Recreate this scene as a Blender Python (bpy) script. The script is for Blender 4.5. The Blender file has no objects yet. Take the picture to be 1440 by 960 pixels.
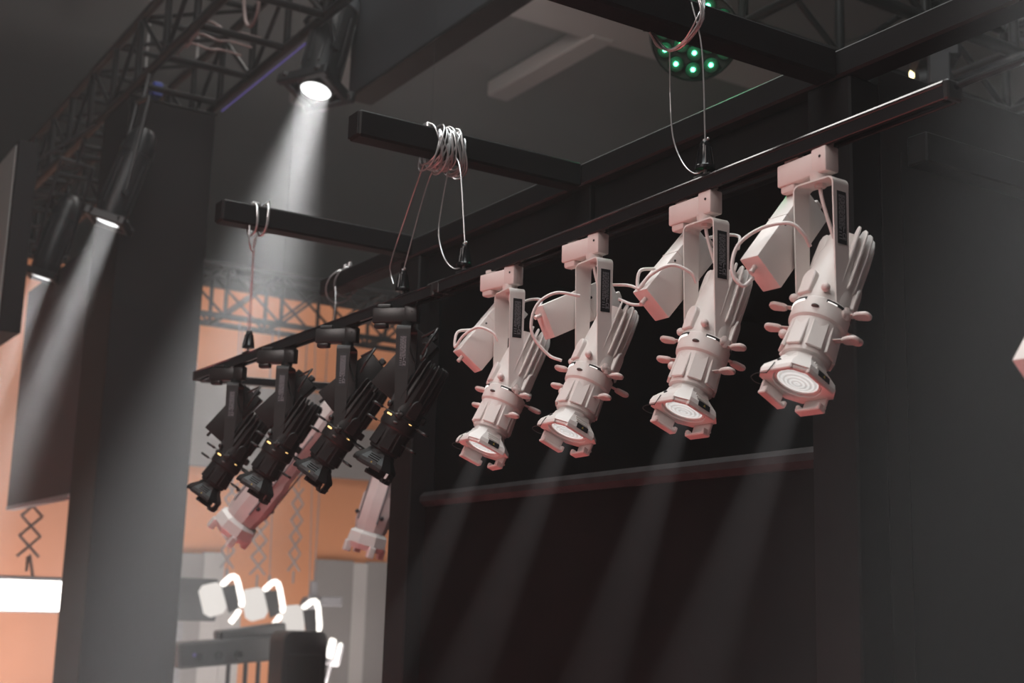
import bpy, bmesh, math, random
from mathutils import Vector, Matrix, Euler
rnd = random.Random(7)
PI = math.pi
R = math.radians
scene = bpy.context.scene
COL = scene.collection

# ------------------------------------------------------------------ camera
cam_d = bpy.data.cameras.new('camera')
cam = bpy.data.objects.new('camera', cam_d)
COL.objects.link(cam)
YAW, PITCH, ROLL = R(147.6105), R(11.29904), R(1.64757)
fwd = Vector((math.cos(YAW) * math.cos(PITCH), math.sin(YAW) * math.cos(PITCH), math.sin(PITCH)))
rgt = Vector((math.sin(YAW), -math.cos(YAW), 0))
up = rgt.cross(fwd)
r2 = rgt * math.cos(ROLL) + up * math.sin(ROLL)
u2 = -rgt * math.sin(ROLL) + up * math.cos(ROLL)
cam.matrix_world = Matrix(((r2.x, u2.x, -fwd.x, 0), (r2.y, u2.y, -fwd.y, 0), (r2.z, u2.z, -fwd.z, 1.6), (0, 0, 0, 1)))
cam_d.sensor_width = 36
cam_d.lens = 36 * 1893.24 / 1440
cam_d.clip_end = 200
cam_d.clip_start = 0.05
cam_d.dof.use_dof = True
cam_d.dof.focus_distance = 2.95
cam_d.dof.aperture_fstop = 4.5
scene.camera = cam

# ------------------------------------------------------------------ world, exposure
world = bpy.data.worlds.new('hall_ambient')
scene.world = world
world.use_nodes = True
bg = world.node_tree.nodes['Background']
bg.inputs[0].default_value = (1.0, 0.96, 0.94, 1)
bg.inputs[1].default_value = 0.06
scene.view_settings.view_transform = 'Standard'
scene.view_settings.look = 'None'
scene.view_settings.gamma = 1
scene.view_settings.exposure = 0
scene.view_settings.use_curve_mapping = False

# ------------------------------------------------------------------ large lights
def area(name, loc, target, size, power, color, size_y=None):
    d = bpy.data.lights.new(name, 'AREA')
    d.shape = 'RECTANGLE'
    d.size = size
    d.size_y = size_y or size
    d.energy = power
    d.color = color
    o = bpy.data.objects.new(name, d)
    COL.objects.link(o)
    o.location = loc
    o.rotation_euler = (Vector(target) - Vector(loc)).to_track_quat('-Z', 'Y').to_euler()
    return o

area('hall_ceiling_light', (-2.2, 1.2, 6.6), (-2.2, 1.5, 2), 3.0, 190, (0.95, 1.0, 1.0))
area('added_glint_light', (-6.3, 2.4, 7.9), (-6.3, 2.4, 0), 3.0, 140, (1.0, 0.97, 0.93), 1.6)  # unseen light added to draw highlight lines on track and frame edges
area('front_hall_light', (-1.3, -2.4, 5.4), (-2.3, 1.8, 2.2), 2.4, 132, (1.0, 0.89, 0.85))
area('added_carpet_bounce', (-2.9, 0.2, 0.05), (-2.3, 1.6, 2.2), 2.2, 47, (1.0, 0.20, 0.18))  # red area light added in place of bounce off the carpet
area('added_far_wall_light', (-9.8, 5.0, 7.7), (-14, 5.2, 3.0), 3.0, 240, (1.0, 0.95, 0.90))  # unseen light added to brighten the orange wall
area('added_wall_uplight', (-12.4, 5.6, 0.12), (-14, 5.8, 2.6), 0.4, 95, (1.0, 0.95, 0.90), 4.5)  # added below the view to lift the orange wall from underneath
area('added_wall_uplight', (-12.3, 2.4, 0.12), (-14, 2.4, 2.2), 0.4, 110, (1.0, 0.93, 0.88), 2.5)  # second added uplight, brightens the left end of the wall

# ------------------------------------------------------------------ materials
def mat(name, color, rough=0.5, metal=0.0, var=0.12, scale=18.0, bump=0.0, bscale=250.0, coat=0.0, spec=0.5):
    m = bpy.data.materials.new(name)
    m.use_nodes = True
    nt = m.node_tree
    b = nt.nodes['Principled BSDF']
    b.inputs['Roughness'].default_value = rough
    b.inputs['Metallic'].default_value = metal
    b.inputs['Coat Weight'].default_value = coat
    b.inputs['Specular IOR Level'].default_value = spec
    tc = nt.nodes.new('ShaderNodeTexCoord')
    n = nt.nodes.new('ShaderNodeTexNoise')
    n.inputs['Scale'].default_value = scale
    n.inputs['Detail'].default_value = 5
    nt.links.new(tc.outputs['Object'], n.inputs['Vector'])
    rp = nt.nodes.new('ShaderNodeValToRGB')
    rp.color_ramp.elements[0].position = 0.3
    rp.color_ramp.elements[1].position = 0.7
    rp.color_ramp.elements[0].color = tuple(c * (1 - var) for c in color) + (1,)
    rp.color_ramp.elements[1].color = tuple(min(1, c * (1 + var)) for c in color) + (1,)
    nt.links.new(n.outputs['Fac'], rp.inputs['Fac'])
    nt.links.new(rp.outputs['Color'], b.inputs['Base Color'])
    if bump:
        n2 = nt.nodes.new('ShaderNodeTexNoise')
        n2.inputs['Scale'].default_value = bscale
        nt.links.new(tc.outputs['Object'], n2.inputs['Vector'])
        bp = nt.nodes.new('ShaderNodeBump')
        bp.inputs['Strength'].default_value = bump
        bp.inputs['Distance'].default_value = 0.002
        nt.links.new(n2.outputs['Fac'], bp.inputs['Height'])
        nt.links.new(bp.outputs['Normal'], b.inputs['Normal'])
    return m

def emit(name, color, strength):
    m = bpy.data.materials.new(name)
    m.use_nodes = True
    nt = m.node_tree
    for n in list(nt.nodes):
        if n.type == 'BSDF_PRINCIPLED':
            nt.nodes.remove(n)
    e = nt.nodes.new('ShaderNodeEmission')
    e.inputs[0].default_value = color + (1,)
    e.inputs[1].default_value = strength
    nt.links.new(e.outputs[0], nt.nodes['Material Output'].inputs['Surface'])
    return m

def lens_mat(name, color, strength, clear):
    """lit glass: part of the light passes, part of it glows in the glass, with ring texture of the lens steps"""
    m = bpy.data.materials.new(name)
    m.use_nodes = True
    nt = m.node_tree
    for n in list(nt.nodes):
        if n.type == 'BSDF_PRINCIPLED':
            nt.nodes.remove(n)
    e = nt.nodes.new('ShaderNodeEmission')
    tc = nt.nodes.new('ShaderNodeTexCoord')
    w = nt.nodes.new('ShaderNodeTexWave')
    w.wave_type = 'RINGS'
    w.rings_direction = 'Z'
    w.inputs['Scale'].default_value = 38
    nt.links.new(tc.outputs['Object'], w.inputs['Vector'])
    rp = nt.nodes.new('ShaderNodeValToRGB')
    rp.color_ramp.elements[0].color = tuple(c * 0.55 for c in color) + (1,)
    rp.color_ramp.elements[1].color = color + (1,)
    nt.links.new(w.outputs['Fac'], rp.inputs['Fac'])
    nt.links.new(rp.outputs['Color'], e.inputs[0])
    e.inputs[1].default_value = strength
    t = nt.nodes.new('ShaderNodeBsdfTransparent')
    mx = nt.nodes.new('ShaderNodeMixShader')
    mx.inputs[0].default_value = 1 - clear
    nt.links.new(t.outputs[0], mx.inputs[1])
    nt.links.new(e.outputs[0], mx.inputs[2])
    nt.links.new(mx.outputs[0], nt.nodes['Material Output'].inputs['Surface'])
    return m

M = {}
M['white'] = mat('white_powder_coat', (0.78, 0.74, 0.71), 0.42, var=0.03, bump=0.06)
M['white_plastic'] = mat('white_plastic', (0.77, 0.68, 0.65), 0.38, var=0.02)
M['white_cable'] = mat('white_cable', (0.80, 0.74, 0.72), 0.4, var=0.03)
M['blackp'] = mat('black_powder_coat', (0.016, 0.015, 0.015), 0.42, var=0.15, bump=0.06, spec=0.35)
M['black_plastic'] = mat('black_plastic', (0.018, 0.017, 0.017), 0.35, var=0.1)
M['black_cable'] = mat('black_cable', (0.03, 0.03, 0.03), 0.35, var=0.05)
M['frame'] = mat('frame_black_paint', (0.0065, 0.0063, 0.0067), 0.5, var=0.2, scale=9, bump=0.1, bscale=60, spec=0.15)
M['fascia'] = mat('fascia_black_paint', (0.005, 0.0049, 0.0052), 0.6, var=0.14, scale=5, bump=0.05, bscale=30, spec=0.1)
M['panel'] = mat('panel_black_paint', (0.014, 0.013, 0.013), 0.65, var=0.12, scale=3, spec=0.12)
M['interior'] = mat('interior_black_cloth', (0.006, 0.005, 0.005), 0.85, var=0.25, scale=4, spec=0.02)
M['curtain'] = mat('curtain_black_cloth', (0.007, 0.005, 0.005), 0.8, var=0.2, scale=6, spec=0.03)
M['rail'] = mat('rail_cloth_roll', (0.024, 0.022, 0.023), 0.6, var=0.4, scale=14, bump=0.4, bscale=25, spec=0.15)
M['track'] = mat('track_black_anodised', (0.011, 0.011, 0.012), 0.22, var=0.08)
M['steel'] = mat('zinc_steel_wire', (0.62, 0.62, 0.62), 0.3, metal=0.7, var=0.1, scale=60)
M['gripper'] = mat('gloss_black_plastic', (0.006, 0.006, 0.007), 0.2, var=0.05, spec=0.35)
M['truss'] = mat('truss_black_paint', (0.009, 0.0088, 0.009), 0.35, var=0.25, scale=10, spec=0.1)
M['column'] = mat('column_dark_laminate', (0.011, 0.0107, 0.0112), 0.6, var=0.06, scale=2, spec=0.12)
M['board'] = mat('board_grey_laminate', (0.055, 0.053, 0.056), 0.6, var=0.05, scale=2, spec=0.2)
M['sidesign'] = mat('sign_haze_lit_face', (0.42, 0.45, 0.43), 0.6, var=0.04, scale=2)  # haze light falling on the sign front is put into this pale colour
M['topboard'] = mat('board_slate_face', (0.026, 0.030, 0.034), 0.55, var=0.05, scale=2, spec=0.25)
M['stagespot'] = mat('stage_lamp_black', (0.011, 0.0125, 0.0137), 0.38, var=0.12)
M['bandgrey'] = mat('grey_band', (0.10, 0.115, 0.125), 0.3, var=0.1)
M['orange'] = mat('orange_wall_cloth', (0.62, 0.26, 0.13), 0.8, var=0.05, scale=1.2, spec=0.1)
M['glare_orange'] = mat('orange_wall_glare_tint', (0.68, 0.33, 0.22), 0.8, var=0.05, scale=1.2, spec=0.1)  # wall orange with LED glare and overexposure put into the colour
M['greywall'] = mat('grey_wall_board', (0.24, 0.22, 0.215), 0.75, var=0.05, scale=1.5, spec=0.2)
M['palewall'] = mat('pale_wall_board', (0.42, 0.39, 0.38), 0.7, var=0.05, scale=1.5, spec=0.2)
M['ceiling'] = mat('hall_ceiling', (0.10, 0.098, 0.094), 0.9, var=0.05, scale=0.6, spec=0.2)
M['ceilduct'] = mat('ceiling_duct', (0.25, 0.23, 0.22), 0.85, var=0.05, scale=0.8)
M['floor'] = mat('red_carpet', (0.12, 0.02, 0.02), 0.95, var=0.15, scale=12)
M['pink'] = mat('white_lamp_housing', (0.72, 0.60, 0.58), 0.45, var=0.05)
M['label'] = mat('black_label', (0.010, 0.010, 0.013), 0.35, var=0.05)
M['print'] = mat('label_print', (0.30, 0.30, 0.32), 0.5, var=0.05)
M['yellow'] = mat('warning_yellow', (0.45, 0.36, 0.06), 0.5, var=0.05)
M['hole'] = mat('dark_recess', (0.01, 0.01, 0.01), 0.6, var=0.05)
M['recess'] = mat('recess_shade_grey', (0.12, 0.11, 0.105), 0.6, var=0.05)  # shading inside the peep hole, painted as a flat grey
M['slotglow'] = emit('slot_glow', (1.0, 0.97, 0.93), 1.3)
M['warmglow'] = emit('warm_slot_glow', (1.0, 0.62, 0.22), 2.6)
M['lens'] = lens_mat('lit_lens', (1.0, 0.96, 0.93), 2.3, 0.7)
M['dimlens'] = mat('amber_lens', (0.35, 0.14, 0.05), 0.15, var=0.2, coat=0.5)
M['stagelens'] = lens_mat('lit_stage_lens', (1.0, 1.0, 1.0), 8.0, 0.7)
M['green'] = emit('green_led', (0.10, 1.0, 0.42), 11.0)
M['greenring'] = mat('led_cup', (0.010, 0.016, 0.012), 0.4, var=0.1, spec=0.06)
M['parbody'] = mat('par_black', (0.02, 0.022, 0.021), 0.4, var=0.1)
M['parface'] = mat('par_face', (0.09, 0.11, 0.095), 0.5, var=0.1)
M['blueled'] = emit('blue_led', (0.02, 0.08, 0.8), 0.35)
M['cyanled'] = emit('cyan_led', (0.02, 0.25, 0.5), 0.3)
M['warmled'] = emit('warm_led', (1.0, 0.85, 0.45), 3.5)
M['purple'] = emit('purple_edge_light', (0.30, 0.22, 0.75), 0.22)
M['ledpanel'] = emit('led_panel_glow', (1.0, 0.96, 0.90), 5.0)
M['ledhead'] = emit('led_head_glow', (1.0, 0.95, 0.88), 2.2)
M['ledsoft'] = emit('led_diffuser_glow', (1.0, 0.93, 0.87), 0.75)
M['darkgrey'] = mat('dark_grey_plastic', (0.016, 0.0145, 0.016), 0.5, var=0.1)
M['midgrey'] = mat('mid_grey_metal', (0.20, 0.19, 0.20), 0.5, var=0.1)
M['panto'] = mat('pantograph_metal', (0.22, 0.19, 0.19), 0.5, var=0.1)
M['pinkcable'] = mat('pink_grey_cable', (0.22, 0.16, 0.15), 0.5, var=0.1)
M['bluepl'] = mat('blue_plug', (0.04, 0.06, 0.28), 0.4, var=0.1)

# ------------------------------------------------------------------ mesh helpers
class MB:
    def __init__(self):
        self.bm = bmesh.new()
    def _merge(self, t, mtx=None):
        if mtx is not None:
            bmesh.ops.transform(t, matrix=mtx, verts=t.verts)
        me = bpy.data.meshes.new('tmp')
        t.to_mesh(me)
        t.free()
        self.bm.from_mesh(me)
        bpy.data.meshes.remove(me)
        return self
    def box(self, c, s, rot=None, bev=0.0, seg=1):
        t = bmesh.new()
        bmesh.ops.create_cube(t, size=1)
        bmesh.ops.scale(t, vec=s, verts=t.verts)
        if bev:
            bmesh.ops.bevel(t, geom=t.edges[:], offset=bev, segments=seg, affect='EDGES', profile=0.5)
        m = Matrix.Translation(c)
        if rot is not None:
            m = m @ (rot.to_matrix().to_4x4() if not isinstance(rot, Matrix) else rot)
        return self._merge(t, m)
    def cyl(self, p0, p1, r0, r1=None, n=12, bev=0.0):
        p0, p1 = Vector(p0), Vector(p1)
        d = p1 - p0
        t = bmesh.new()
        bmesh.ops.create_cone(t, cap_ends=True, segments=n, radius1=r0, radius2=r0 if r1 is None else r1, depth=d.length)
        if bev:
            es = [e for e in t.edges if all(len(f.verts) > 4 or True for f in e.link_faces) and abs(e.verts[0].co.z - e.verts[1].co.z) < 1e-6]
            bmesh.ops.bevel(t, geom=es, offset=bev, segments=2, affect='EDGES', profile=0.5)
        q = d.to_track_quat('Z', 'Y').to_matrix().to_4x4()
        return self._merge(t, Matrix.Translation((p0 + p1) / 2) @ q)
    def sph(self, c, r, s=(1, 1, 1), n=12):
        t = bmesh.new()
        bmesh.ops.create_uvsphere(t, u_segments=n, v_segments=max(6, n // 2), radius=r)
        return self._merge(t, Matrix.Translation(c) @ Matrix.Diagonal((s[0], s[1], s[2], 1)))
    def lathe(self, prof, n=24, rot0=0.0, cap0=False, cap1=False, mtx=None):
        """prof: list of (r, z), round the local z axis"""
        t = bmesh.new()
        rings = []
        for r, z in prof:
            rings.append([t.verts.new((r * math.cos(rot0 + 2 * PI * k / n), r * math.sin(rot0 + 2 * PI * k / n), z)) for k in range(n)])
        for a, b in zip(rings, rings[1:]):
            for k in range(n):
                t.faces.new((a[k], a[(k + 1) % n], b[(k + 1) % n], b[k]))
        if cap0:
            t.faces.new(rings[0][::-1])
        if cap1:
            t.faces.new(rings[-1])
        bmesh.ops.recalc_face_normals(t, faces=t.faces[:])
        return self._merge(t, mtx)
    def prism(self, poly, z0, z1, mtx=None, bev=0.0):
        t = bmesh.new()
        a = [t.verts.new((x, y, z0)) for x, y in poly]
        b = [t.verts.new((x, y, z1)) for x, y in poly]
        n = len(poly)
        t.faces.new(a[::-1])
        t.faces.new(b)
        for k in range(n):
            t.faces.new((a[k], a[(k + 1) % n], b[(k + 1) % n], b[k]))
        bmesh.ops.recalc_face_normals(t, faces=t.faces[:])
        if bev:
            bmesh.ops.bevel(t, geom=t.edges[:], offset=bev, segments=1, affect='EDGES')
        return self._merge(t, mtx)
    def tube(self, pts, r, n=8, smooth=3, closed=False):
        pts = [Vector(p) for p in pts]
        if smooth > 1 and len(pts) > 2:
            out = []
            N = len(pts)
            for i in range(N if closed else N - 1):
                if closed:
                    p0, p1, p2, p3 = pts[i - 1], pts[i], pts[(i + 1) % N], pts[(i + 2) % N]
                else:
                    p1, p2 = pts[i], pts[i + 1]
                    p0 = pts[i - 1] if i else p1 * 2 - p2
                    p3 = pts[i + 2] if i + 2 < N else p2 * 2 - p1
                for s in range(smooth):
                    u = s / smooth
                    out.append(0.5 * ((2 * p1) + (p2 - p0) * u + (2 * p0 - 5 * p1 + 4 * p2 - p3) * u * u + (3 * p1 - p0 - 3 * p2 + p3) * u ** 3))
            if not closed:
                out.append(pts[-1])
            pts = out
        t = bmesh.new()
        N = len(pts)
        nrm = None
        rings = []
        for i, p in enumerate(pts):
            if closed:
                d = pts[(i + 1) % N] - pts[i - 1]
            else:
                d = pts[min(i + 1, N - 1)] - pts[max(i - 1, 0)]
            if d.length < 1e-9:
                d = Vector((0, 0, 1))
            d.normalize()
            if nrm is None:
                nrm = d.orthogonal().normalized()
            nrm = (nrm - d * nrm.dot(d))
            if nrm.length < 1e-6:
                nrm = d.orthogonal()
            nrm.normalize()
            bn = d.cross(nrm)
            rings.append([t.verts.new(p + (nrm * math.cos(2 * PI * k / n) + bn * math.sin(2 * PI * k / n)) * r) for k in range(n)])
        for i in range(N if closed else N - 1):
            a, b = rings[i], rings[(i + 1) % N]
            for k in range(n):
                t.faces.new((a[k], a[(k + 1) % n], b[(k + 1) % n], b[k]))
        if not closed:
            t.faces.new(rings[0][::-1])
            t.faces.new(rings[-1])
        bmesh.ops.recalc_face_normals(t, faces=t.faces[:])
        return self._merge(t)
    def mesh(self, name, m, smooth=None):
        me = bpy.data.meshes.new(name)
        self.bm.to_mesh(me)
        self.bm.free()
        me.materials.append(m)
        if smooth is not None:
            me.polygons.foreach_set('use_smooth', [True] * len(me.polygons))
            me.update()
            try:
                me.set_sharp_from_angle(angle=R(smooth))
            except Exception:
                pass
        return me
    def build(self, name, m, parent=None, smooth=35):
        return link(name, self.mesh(name, m, smooth), parent)

def link(name, me, parent=None):
    o = bpy.data.objects.new(name, me)
    COL.objects.link(o)
    if parent is not None:
        o.parent = parent
    return o

def tag(o, label, cat, group=None, kind=None):
    o['label'] = label
    o['category'] = cat
    if group:
        o['group'] = group
    if kind:
        o['kind'] = kind
    return o

def thing(name, label, cat, loc=(0, 0, 0), rot=(0, 0, 0), group=None):
    o = bpy.data.objects.new(name, None)
    o.empty_display_size = 0.05
    COL.objects.link(o)
    o.location = loc
    o.rotation_euler = rot
    return tag(o, label, cat, group)

def struct(name, mb, m):
    o = mb.build(name, m)
    o['kind'] = 'structure'
    return o

def rod(a, b, r, n=8):
    return MB().cyl(a, b, r, n=n)

def spot(name, parent, loc, power, size, blend, radius, color=(1, 1, 1), direction=(0, 0, -1)):
    d = bpy.data.lights.new(name, 'SPOT')
    d.energy = power
    d.spot_size = R(size)
    d.spot_blend = blend
    d.shadow_soft_size = radius
    d.color = color
    o = bpy.data.objects.new(name, d)
    COL.objects.link(o)
    if parent is not None:
        o.parent = parent
    o.location = loc
    o.rotation_euler = Vector(direction).to_track_quat('-Z', 'Y').to_euler()
    return o

# ================================================================== SETTING
struct('floor', MB().box((-12, 6, -0.05), (40, 34, 0.1)), M['floor'])
struct('ceiling', MB().box((-14, 8, 8.1), (36, 34, 0.2)), M['ceiling'])
struct('wall_far_end', MB().box((-30, 8, 4), (0.2, 34, 8)), M['greywall'])
# ceiling ducts hung below the ceiling
for i, (c, s) in enumerate([((-12.25, 8.15, 7.85), (2.2, 0.30, 0.2)), ((-11.0, 9.2, 7.86), (0.62, 9.0, 0.18)),
                            ((-13.6, 6.4, 7.86), (3.0, 0.5, 0.18)), ((-8.6, 10.9, 7.86), (5.0, 0.45, 0.18))]):
    struct('trim_%d' % (i + 1), MB().box(c, s, bev=0.02), M['ceilduct'])

# orange exhibition wall far behind, with grey boards fixed on it
struct('wall_back', MB().box((-14.1, 4.2, 2.5), (0.2, 11.0, 5.0)), M['orange'])
struct('trim_20', MB().box((-13.985, 1.25, 2.45), (0.05, 4.9, 4.9), bev=0.006), M['glare_orange'])  # left wall section, panel glare painted in as a lighter colour
boards = [('greywall', 4.3, 6.45, 3.02, 3.95), ('greywall', 6.45, 8.6, 3.02, 3.60),
          ('greywall', 4.2, 5.05, 0.0, 2.10), ('palewall', 5.05, 5.28, 0.0, 2.12), ('palewall', 5.28, 5.50, 0.0, 1.75),
          ('greywall', 6.35, 6.80, 0.0, 2.10), ('palewall', 6.80, 6.98, 0.0, 2.08), ('greywall', 6.98, 8.8, 0.0, 2.10)]
for i, (m, y0, y1, z0, z1) in enumerate(boards):
    struct('trim_%d' % (i + 11), MB().box((-13.96 + 0.006 * (i % 3), (y0 + y1) / 2, (z0 + z1) / 2), (0.08, y1 - y0, z1 - z0), bev=0.006), M[m])

# ================================================================== BOOTH FRAME (black)
bf = thing('booth_frame', 'black booth frame with cantilever bars, corner posts and dark panels carrying the lighting tracks', 'booth', (-3.2, 2.3, 0))
def bpart(name, c, s, m, bev=0.004, parent=bf):
    return MB().box(Vector(c) - bf.location, s, bev=bev).build(name, m, parent)
bpart('top_beam', (-2.85, 2.285, 2.897), (4.4, 0.08, 0.07), M['frame'], 0.006)
for n_, x, y0, y1, zt in (('cantilever_bar', -3.205, 1.50, 2.244, 2.932), ('cantilever_bar', -4.275, 1.515, 2.244, 2.945), ('cantilever_bar', -2.165, 1.30, 2.244, 2.934)):
    b_ = bpart(n_, (x, (y0 + y1) / 2, zt - 0.038), (0.068, y1 - y0, 0.076), M['frame'], 0.006)
    MB().box(Vector((x, y0 - 0.002, zt - 0.038)) - bf.location, (0.06, 0.004, 0.068), bev=0.002).build('end_cap', M['frame'], b_)
bpart('corner_post', (-4.265, 2.30, 1.43), (0.15, 0.10, 2.86), M['frame'], 0.005)
bpart('corner_post', (-2.17, 2.30, 1.43), (0.14, 0.10, 2.86), M['frame'], 0.005)
bpart('fascia_panel', (-3.215, 2.30, 2.775), (1.94, 0.03, 0.17), M['fascia'], 0.002)
bpart('joint_plate', (-3.205, 2.275, 2.78), (0.10, 0.02, 0.165), M['fascia'], 0.002)
# black cloth below the rail, rail wrapped in cloth
bpart('rail', (-3.215, 2.31, 1.975), (1.95, 0.055, 0.05), M['rail'], 0.016)
bpart('cloth_panel', (-3.215, 2.325, 0.98), (1.95, 0.02, 1.95), M['curtain'], 0.002)
bpart('back_panel', (-3.215, 4.6, 1.45), (2.25, 0.03, 2.9), M['interior'], 0.0)
bpart('side_panel', (-4.32, 3.47, 1.45), (0.03, 2.24, 2.9), M['interior'], 0.0)
sp_ = bpart('side_panel', (-2.115, 3.85, 1.452), (0.03, 3.0, 2.904), M['panel'], 0.002)
bpart('panel_joint', (-2.0985, 2.42, 1.35), (0.003, 0.006, 2.7), M['frame'], 0.0, sp_)
rl = bpart('side_rail', (-2.07, 3.9, 2.707), (0.06, 2.92, 0.075), M['frame'], 0.004)
bpart('roof_panel', (-3.215, 3.5, 2.885), (2.2, 2.2, 0.03), M['interior'], 0.0)

# ================================================================== LIGHTING TRACKS
def make_track(name, a, b, label):
    a, b = Vector(a), Vector(b)
    d = b - a
    t = thing(name, label, 'lighting track', a, d.to_track_quat('X', 'Z').to_euler(), 'black lighting tracks')
    L = d.length
    w, h = 0.036, 0.033
    mb = MB()
    mb.box((L / 2, 0, h - 0.005), (L, w + 0.001, 0.010), bev=0.0035)
    for s in (-1, 1):
        mb.box((L / 2, s * (w / 2 - 0.003), h / 2), (L, 0.006, h), bev=0.0012)
        mb.box((L / 2, s * (w / 2 - 0.0075), 0.002), (L, 0.006, 0.003))
        mb.box((L / 2, s * (w / 2 - 0.0005), h - 0.0065), (L, 0.003, 0.003), bev=0.0008)
    # sloped lip added on the upper front edge, angled to glint from the added light
    mb.box((L / 2, -w / 2 + 0.0002, h - 0.0035), (L, 0.0046, 0.0046), rot=Euler((R(-35), 0, 0)))
    mb.build('track_profile', M['track'], t)
    MB().box((L / 2, 0, h * 0.6), (L, 0.02, 0.012)).build('conductor_insert', M['black_plastic'], t)
    for x in (-0.005, L + 0.005):
        MB().box((x, 0, h / 2), (0.012, w + 0.002, h + 0.002), bev=0.003).build('end_cap', M['black_plastic'], t)
    return t
TZ = 2.459
JA = Vector((-3.2, 1.785, 2.455))
def on_a(x):
    return JA + Vector((1, 0.0708, 0.0292)) * (x + 3.2)
track_b = make_track('lighting_track', (-3.17, 1.783, 2.457), (-1.415, 1.757, 2.460), 'near black lighting track that carries the four white spotlights')
track_a = make_track('lighting_track', on_a(-4.81), on_a(-3.215), 'far black lighting track that carries the four black spotlights')
# joint between the two tracks
c_ = MB().box((0, 0, 0.020), (0.10, 0.040, 0.030), bev=0.004).build('track_connector', M['black_plastic'])
c_.location = (-3.193, 1.786, 2.4585)
tag(c_, 'black connector piece joining the two lighting tracks', 'connector')
# feed pipe leaving the right end of the near track
o = MB().tube([(-1.403, 1.757, 2.482), (-1.36, 1.757, 2.484), (-1.27, 1.757, 2.484), (-1.0, 1.757, 2.484)], 0.0055, n=10).build('power_cable', M['gripper'])
tag(o, 'glossy black feed cable leaving the near end of the track', 'cable')

# ================================================================== TRACK SPOTLIGHTS
_cache = {}
def cached(key, fn):
    if key not in _cache:
        _cache[key] = fn()
    return _cache[key]

def rounded_rect(w, h, r, n=5):
    out = []
    for cx, cy, a0 in ((w / 2 - r, h / 2 - r, 0), (-w / 2 + r, h / 2 - r, 90), (-w / 2 + r, -h / 2 + r, 180), (w / 2 - r, -h / 2 + r, 270)):
        for k in range(n + 1):
            a = R(a0 + 90 * k / n)
            out.append((cx + r * math.cos(a), cy + r * math.sin(a)))
    return out

PIV = -0.322          # pivot below the track's underside

def me_adapter(m):
    mb = MB()
    mb.box((-0.052, 0, -0.027), (0.100, 0.034, 0.044), bev=0.004, seg=2)
    mb.box((0.013, 0, -0.024), (0.040, 0.034, 0.050), bev=0.004, seg=2)
    mb.box((0.016, 0, 0.004), (0.026, 0.020, 0.014), bev=0.002)
    mb.box((-0.070, 0, 0.002), (0.040, 0.018, 0.010), bev=0.002)
    mb.box((-0.078, 0, -0.054), (0.040, 0.026, 0.018), bev=0.006, seg=2)
    mb.cyl((0, 0, -0.046), (0, 0, -0.061), 0.020, 0.018, n=20)
    return mb.mesh('track_adapter', m, 35)

def me_yoke(m):
    mb = MB()
    th = 0.0032
    X = 0.047
    # top plate with the two bends, then the two arms tapering to rounded ends
    mb.box((0, 0, -0.0630), (2 * X - 0.02, 0.042, th))
    for s in (-1, 1):
        pts = []
        for k in range(7):
            a = R(90 * k / 6)
            pts.append((s * (X - 0.012 + 0.012 * math.sin(a)), -0.0630 - 0.012 + 0.012 * math.cos(a)))
        t = bmesh.new()
        rows = []
        for (x, z), nx, nz in [(p, s * math.sin(R(90 * k / 6)), math.cos(R(90 * k / 6))) for k, p in enumerate(pts)]:
            rows.append([t.verts.new((x + nx * e * th / 2, y, z + nz * e * th / 2)) for e, y in ((-1, -0.021), (-1, 0.021), (1, 0.021), (1, -0.021))])
        for a, b in zip(rows, rows[1:]):
            for k in range(4):
                t.faces.new((a[k], a[(k + 1) % 4], b[(k + 1) % 4], b[k]))
        bmesh.ops.recalc_face_normals(t, faces=t.faces[:])
        mb._merge(t)
        # arm outline in (y, z)
        poly = [(-0.021, -0.0750), (0.021, -0.0750), (0.017, PIV + 0.004)]
        for k in range(9):
            a = R(-180 * k / 8)
            poly.append((0.017 * math.cos(a), PIV + 0.004 + 0.020 * math.sin(a)))
        poly.append((-0.017, PIV + 0.004))
        mtx = Matrix(((0, 0, 1, s * X), (1, 0, 0, 0), (0, 1, 0, 0), (0, 0, 0, 1)))
        mb.prism(poly, -th / 2, th / 2, mtx)
    mb.cyl((0, 0, -0.064), (0, 0, -0.072), 0.011, n=6)
    return mb.mesh('yoke', m, 30)

def me_housing(m):
    mb = MB()
    # smooth shell, tail end towards +z
    mb.lathe([(0.0495, -0.004), (0.0505, 0.0), (0.0505, 0.012), (0.048, 0.040), (0.0455, 0.075), (0.042, 0.115), (0.037, 0.130), (0.037, 0.156), (0.0, 0.156)], n=32)
    # raised pads with rounded top beside the joint
    for az in (-95, 35):
        poly = [(-0.016, 0.004), (0.016, 0.004), (0.016, 0.040)] + [(0.016 * math.cos(R(a)), 0.040 + 0.018 * math.sin(R(a))) for a in range(15, 180, 15)] + [(-0.016, 0.040)]
        rot = Matrix.Rotation(R(az - 90), 4, 'Z')
        mtx = rot @ Matrix(((1, 0, 0, 0), (0, 0, -1, 0.053), (0, 1, 0, 0), (0, 0, 0, 1)))
        mb.prism(poly, -0.003, 0.012, mtx, bev=0.002)
    # hinge lug low on the tail side
    mb.box((0.0, 0.056, 0.015), (0.012, 0.016, 0.022), bev=0.003)
    return mb.mesh('housing', m, 40)

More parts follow.
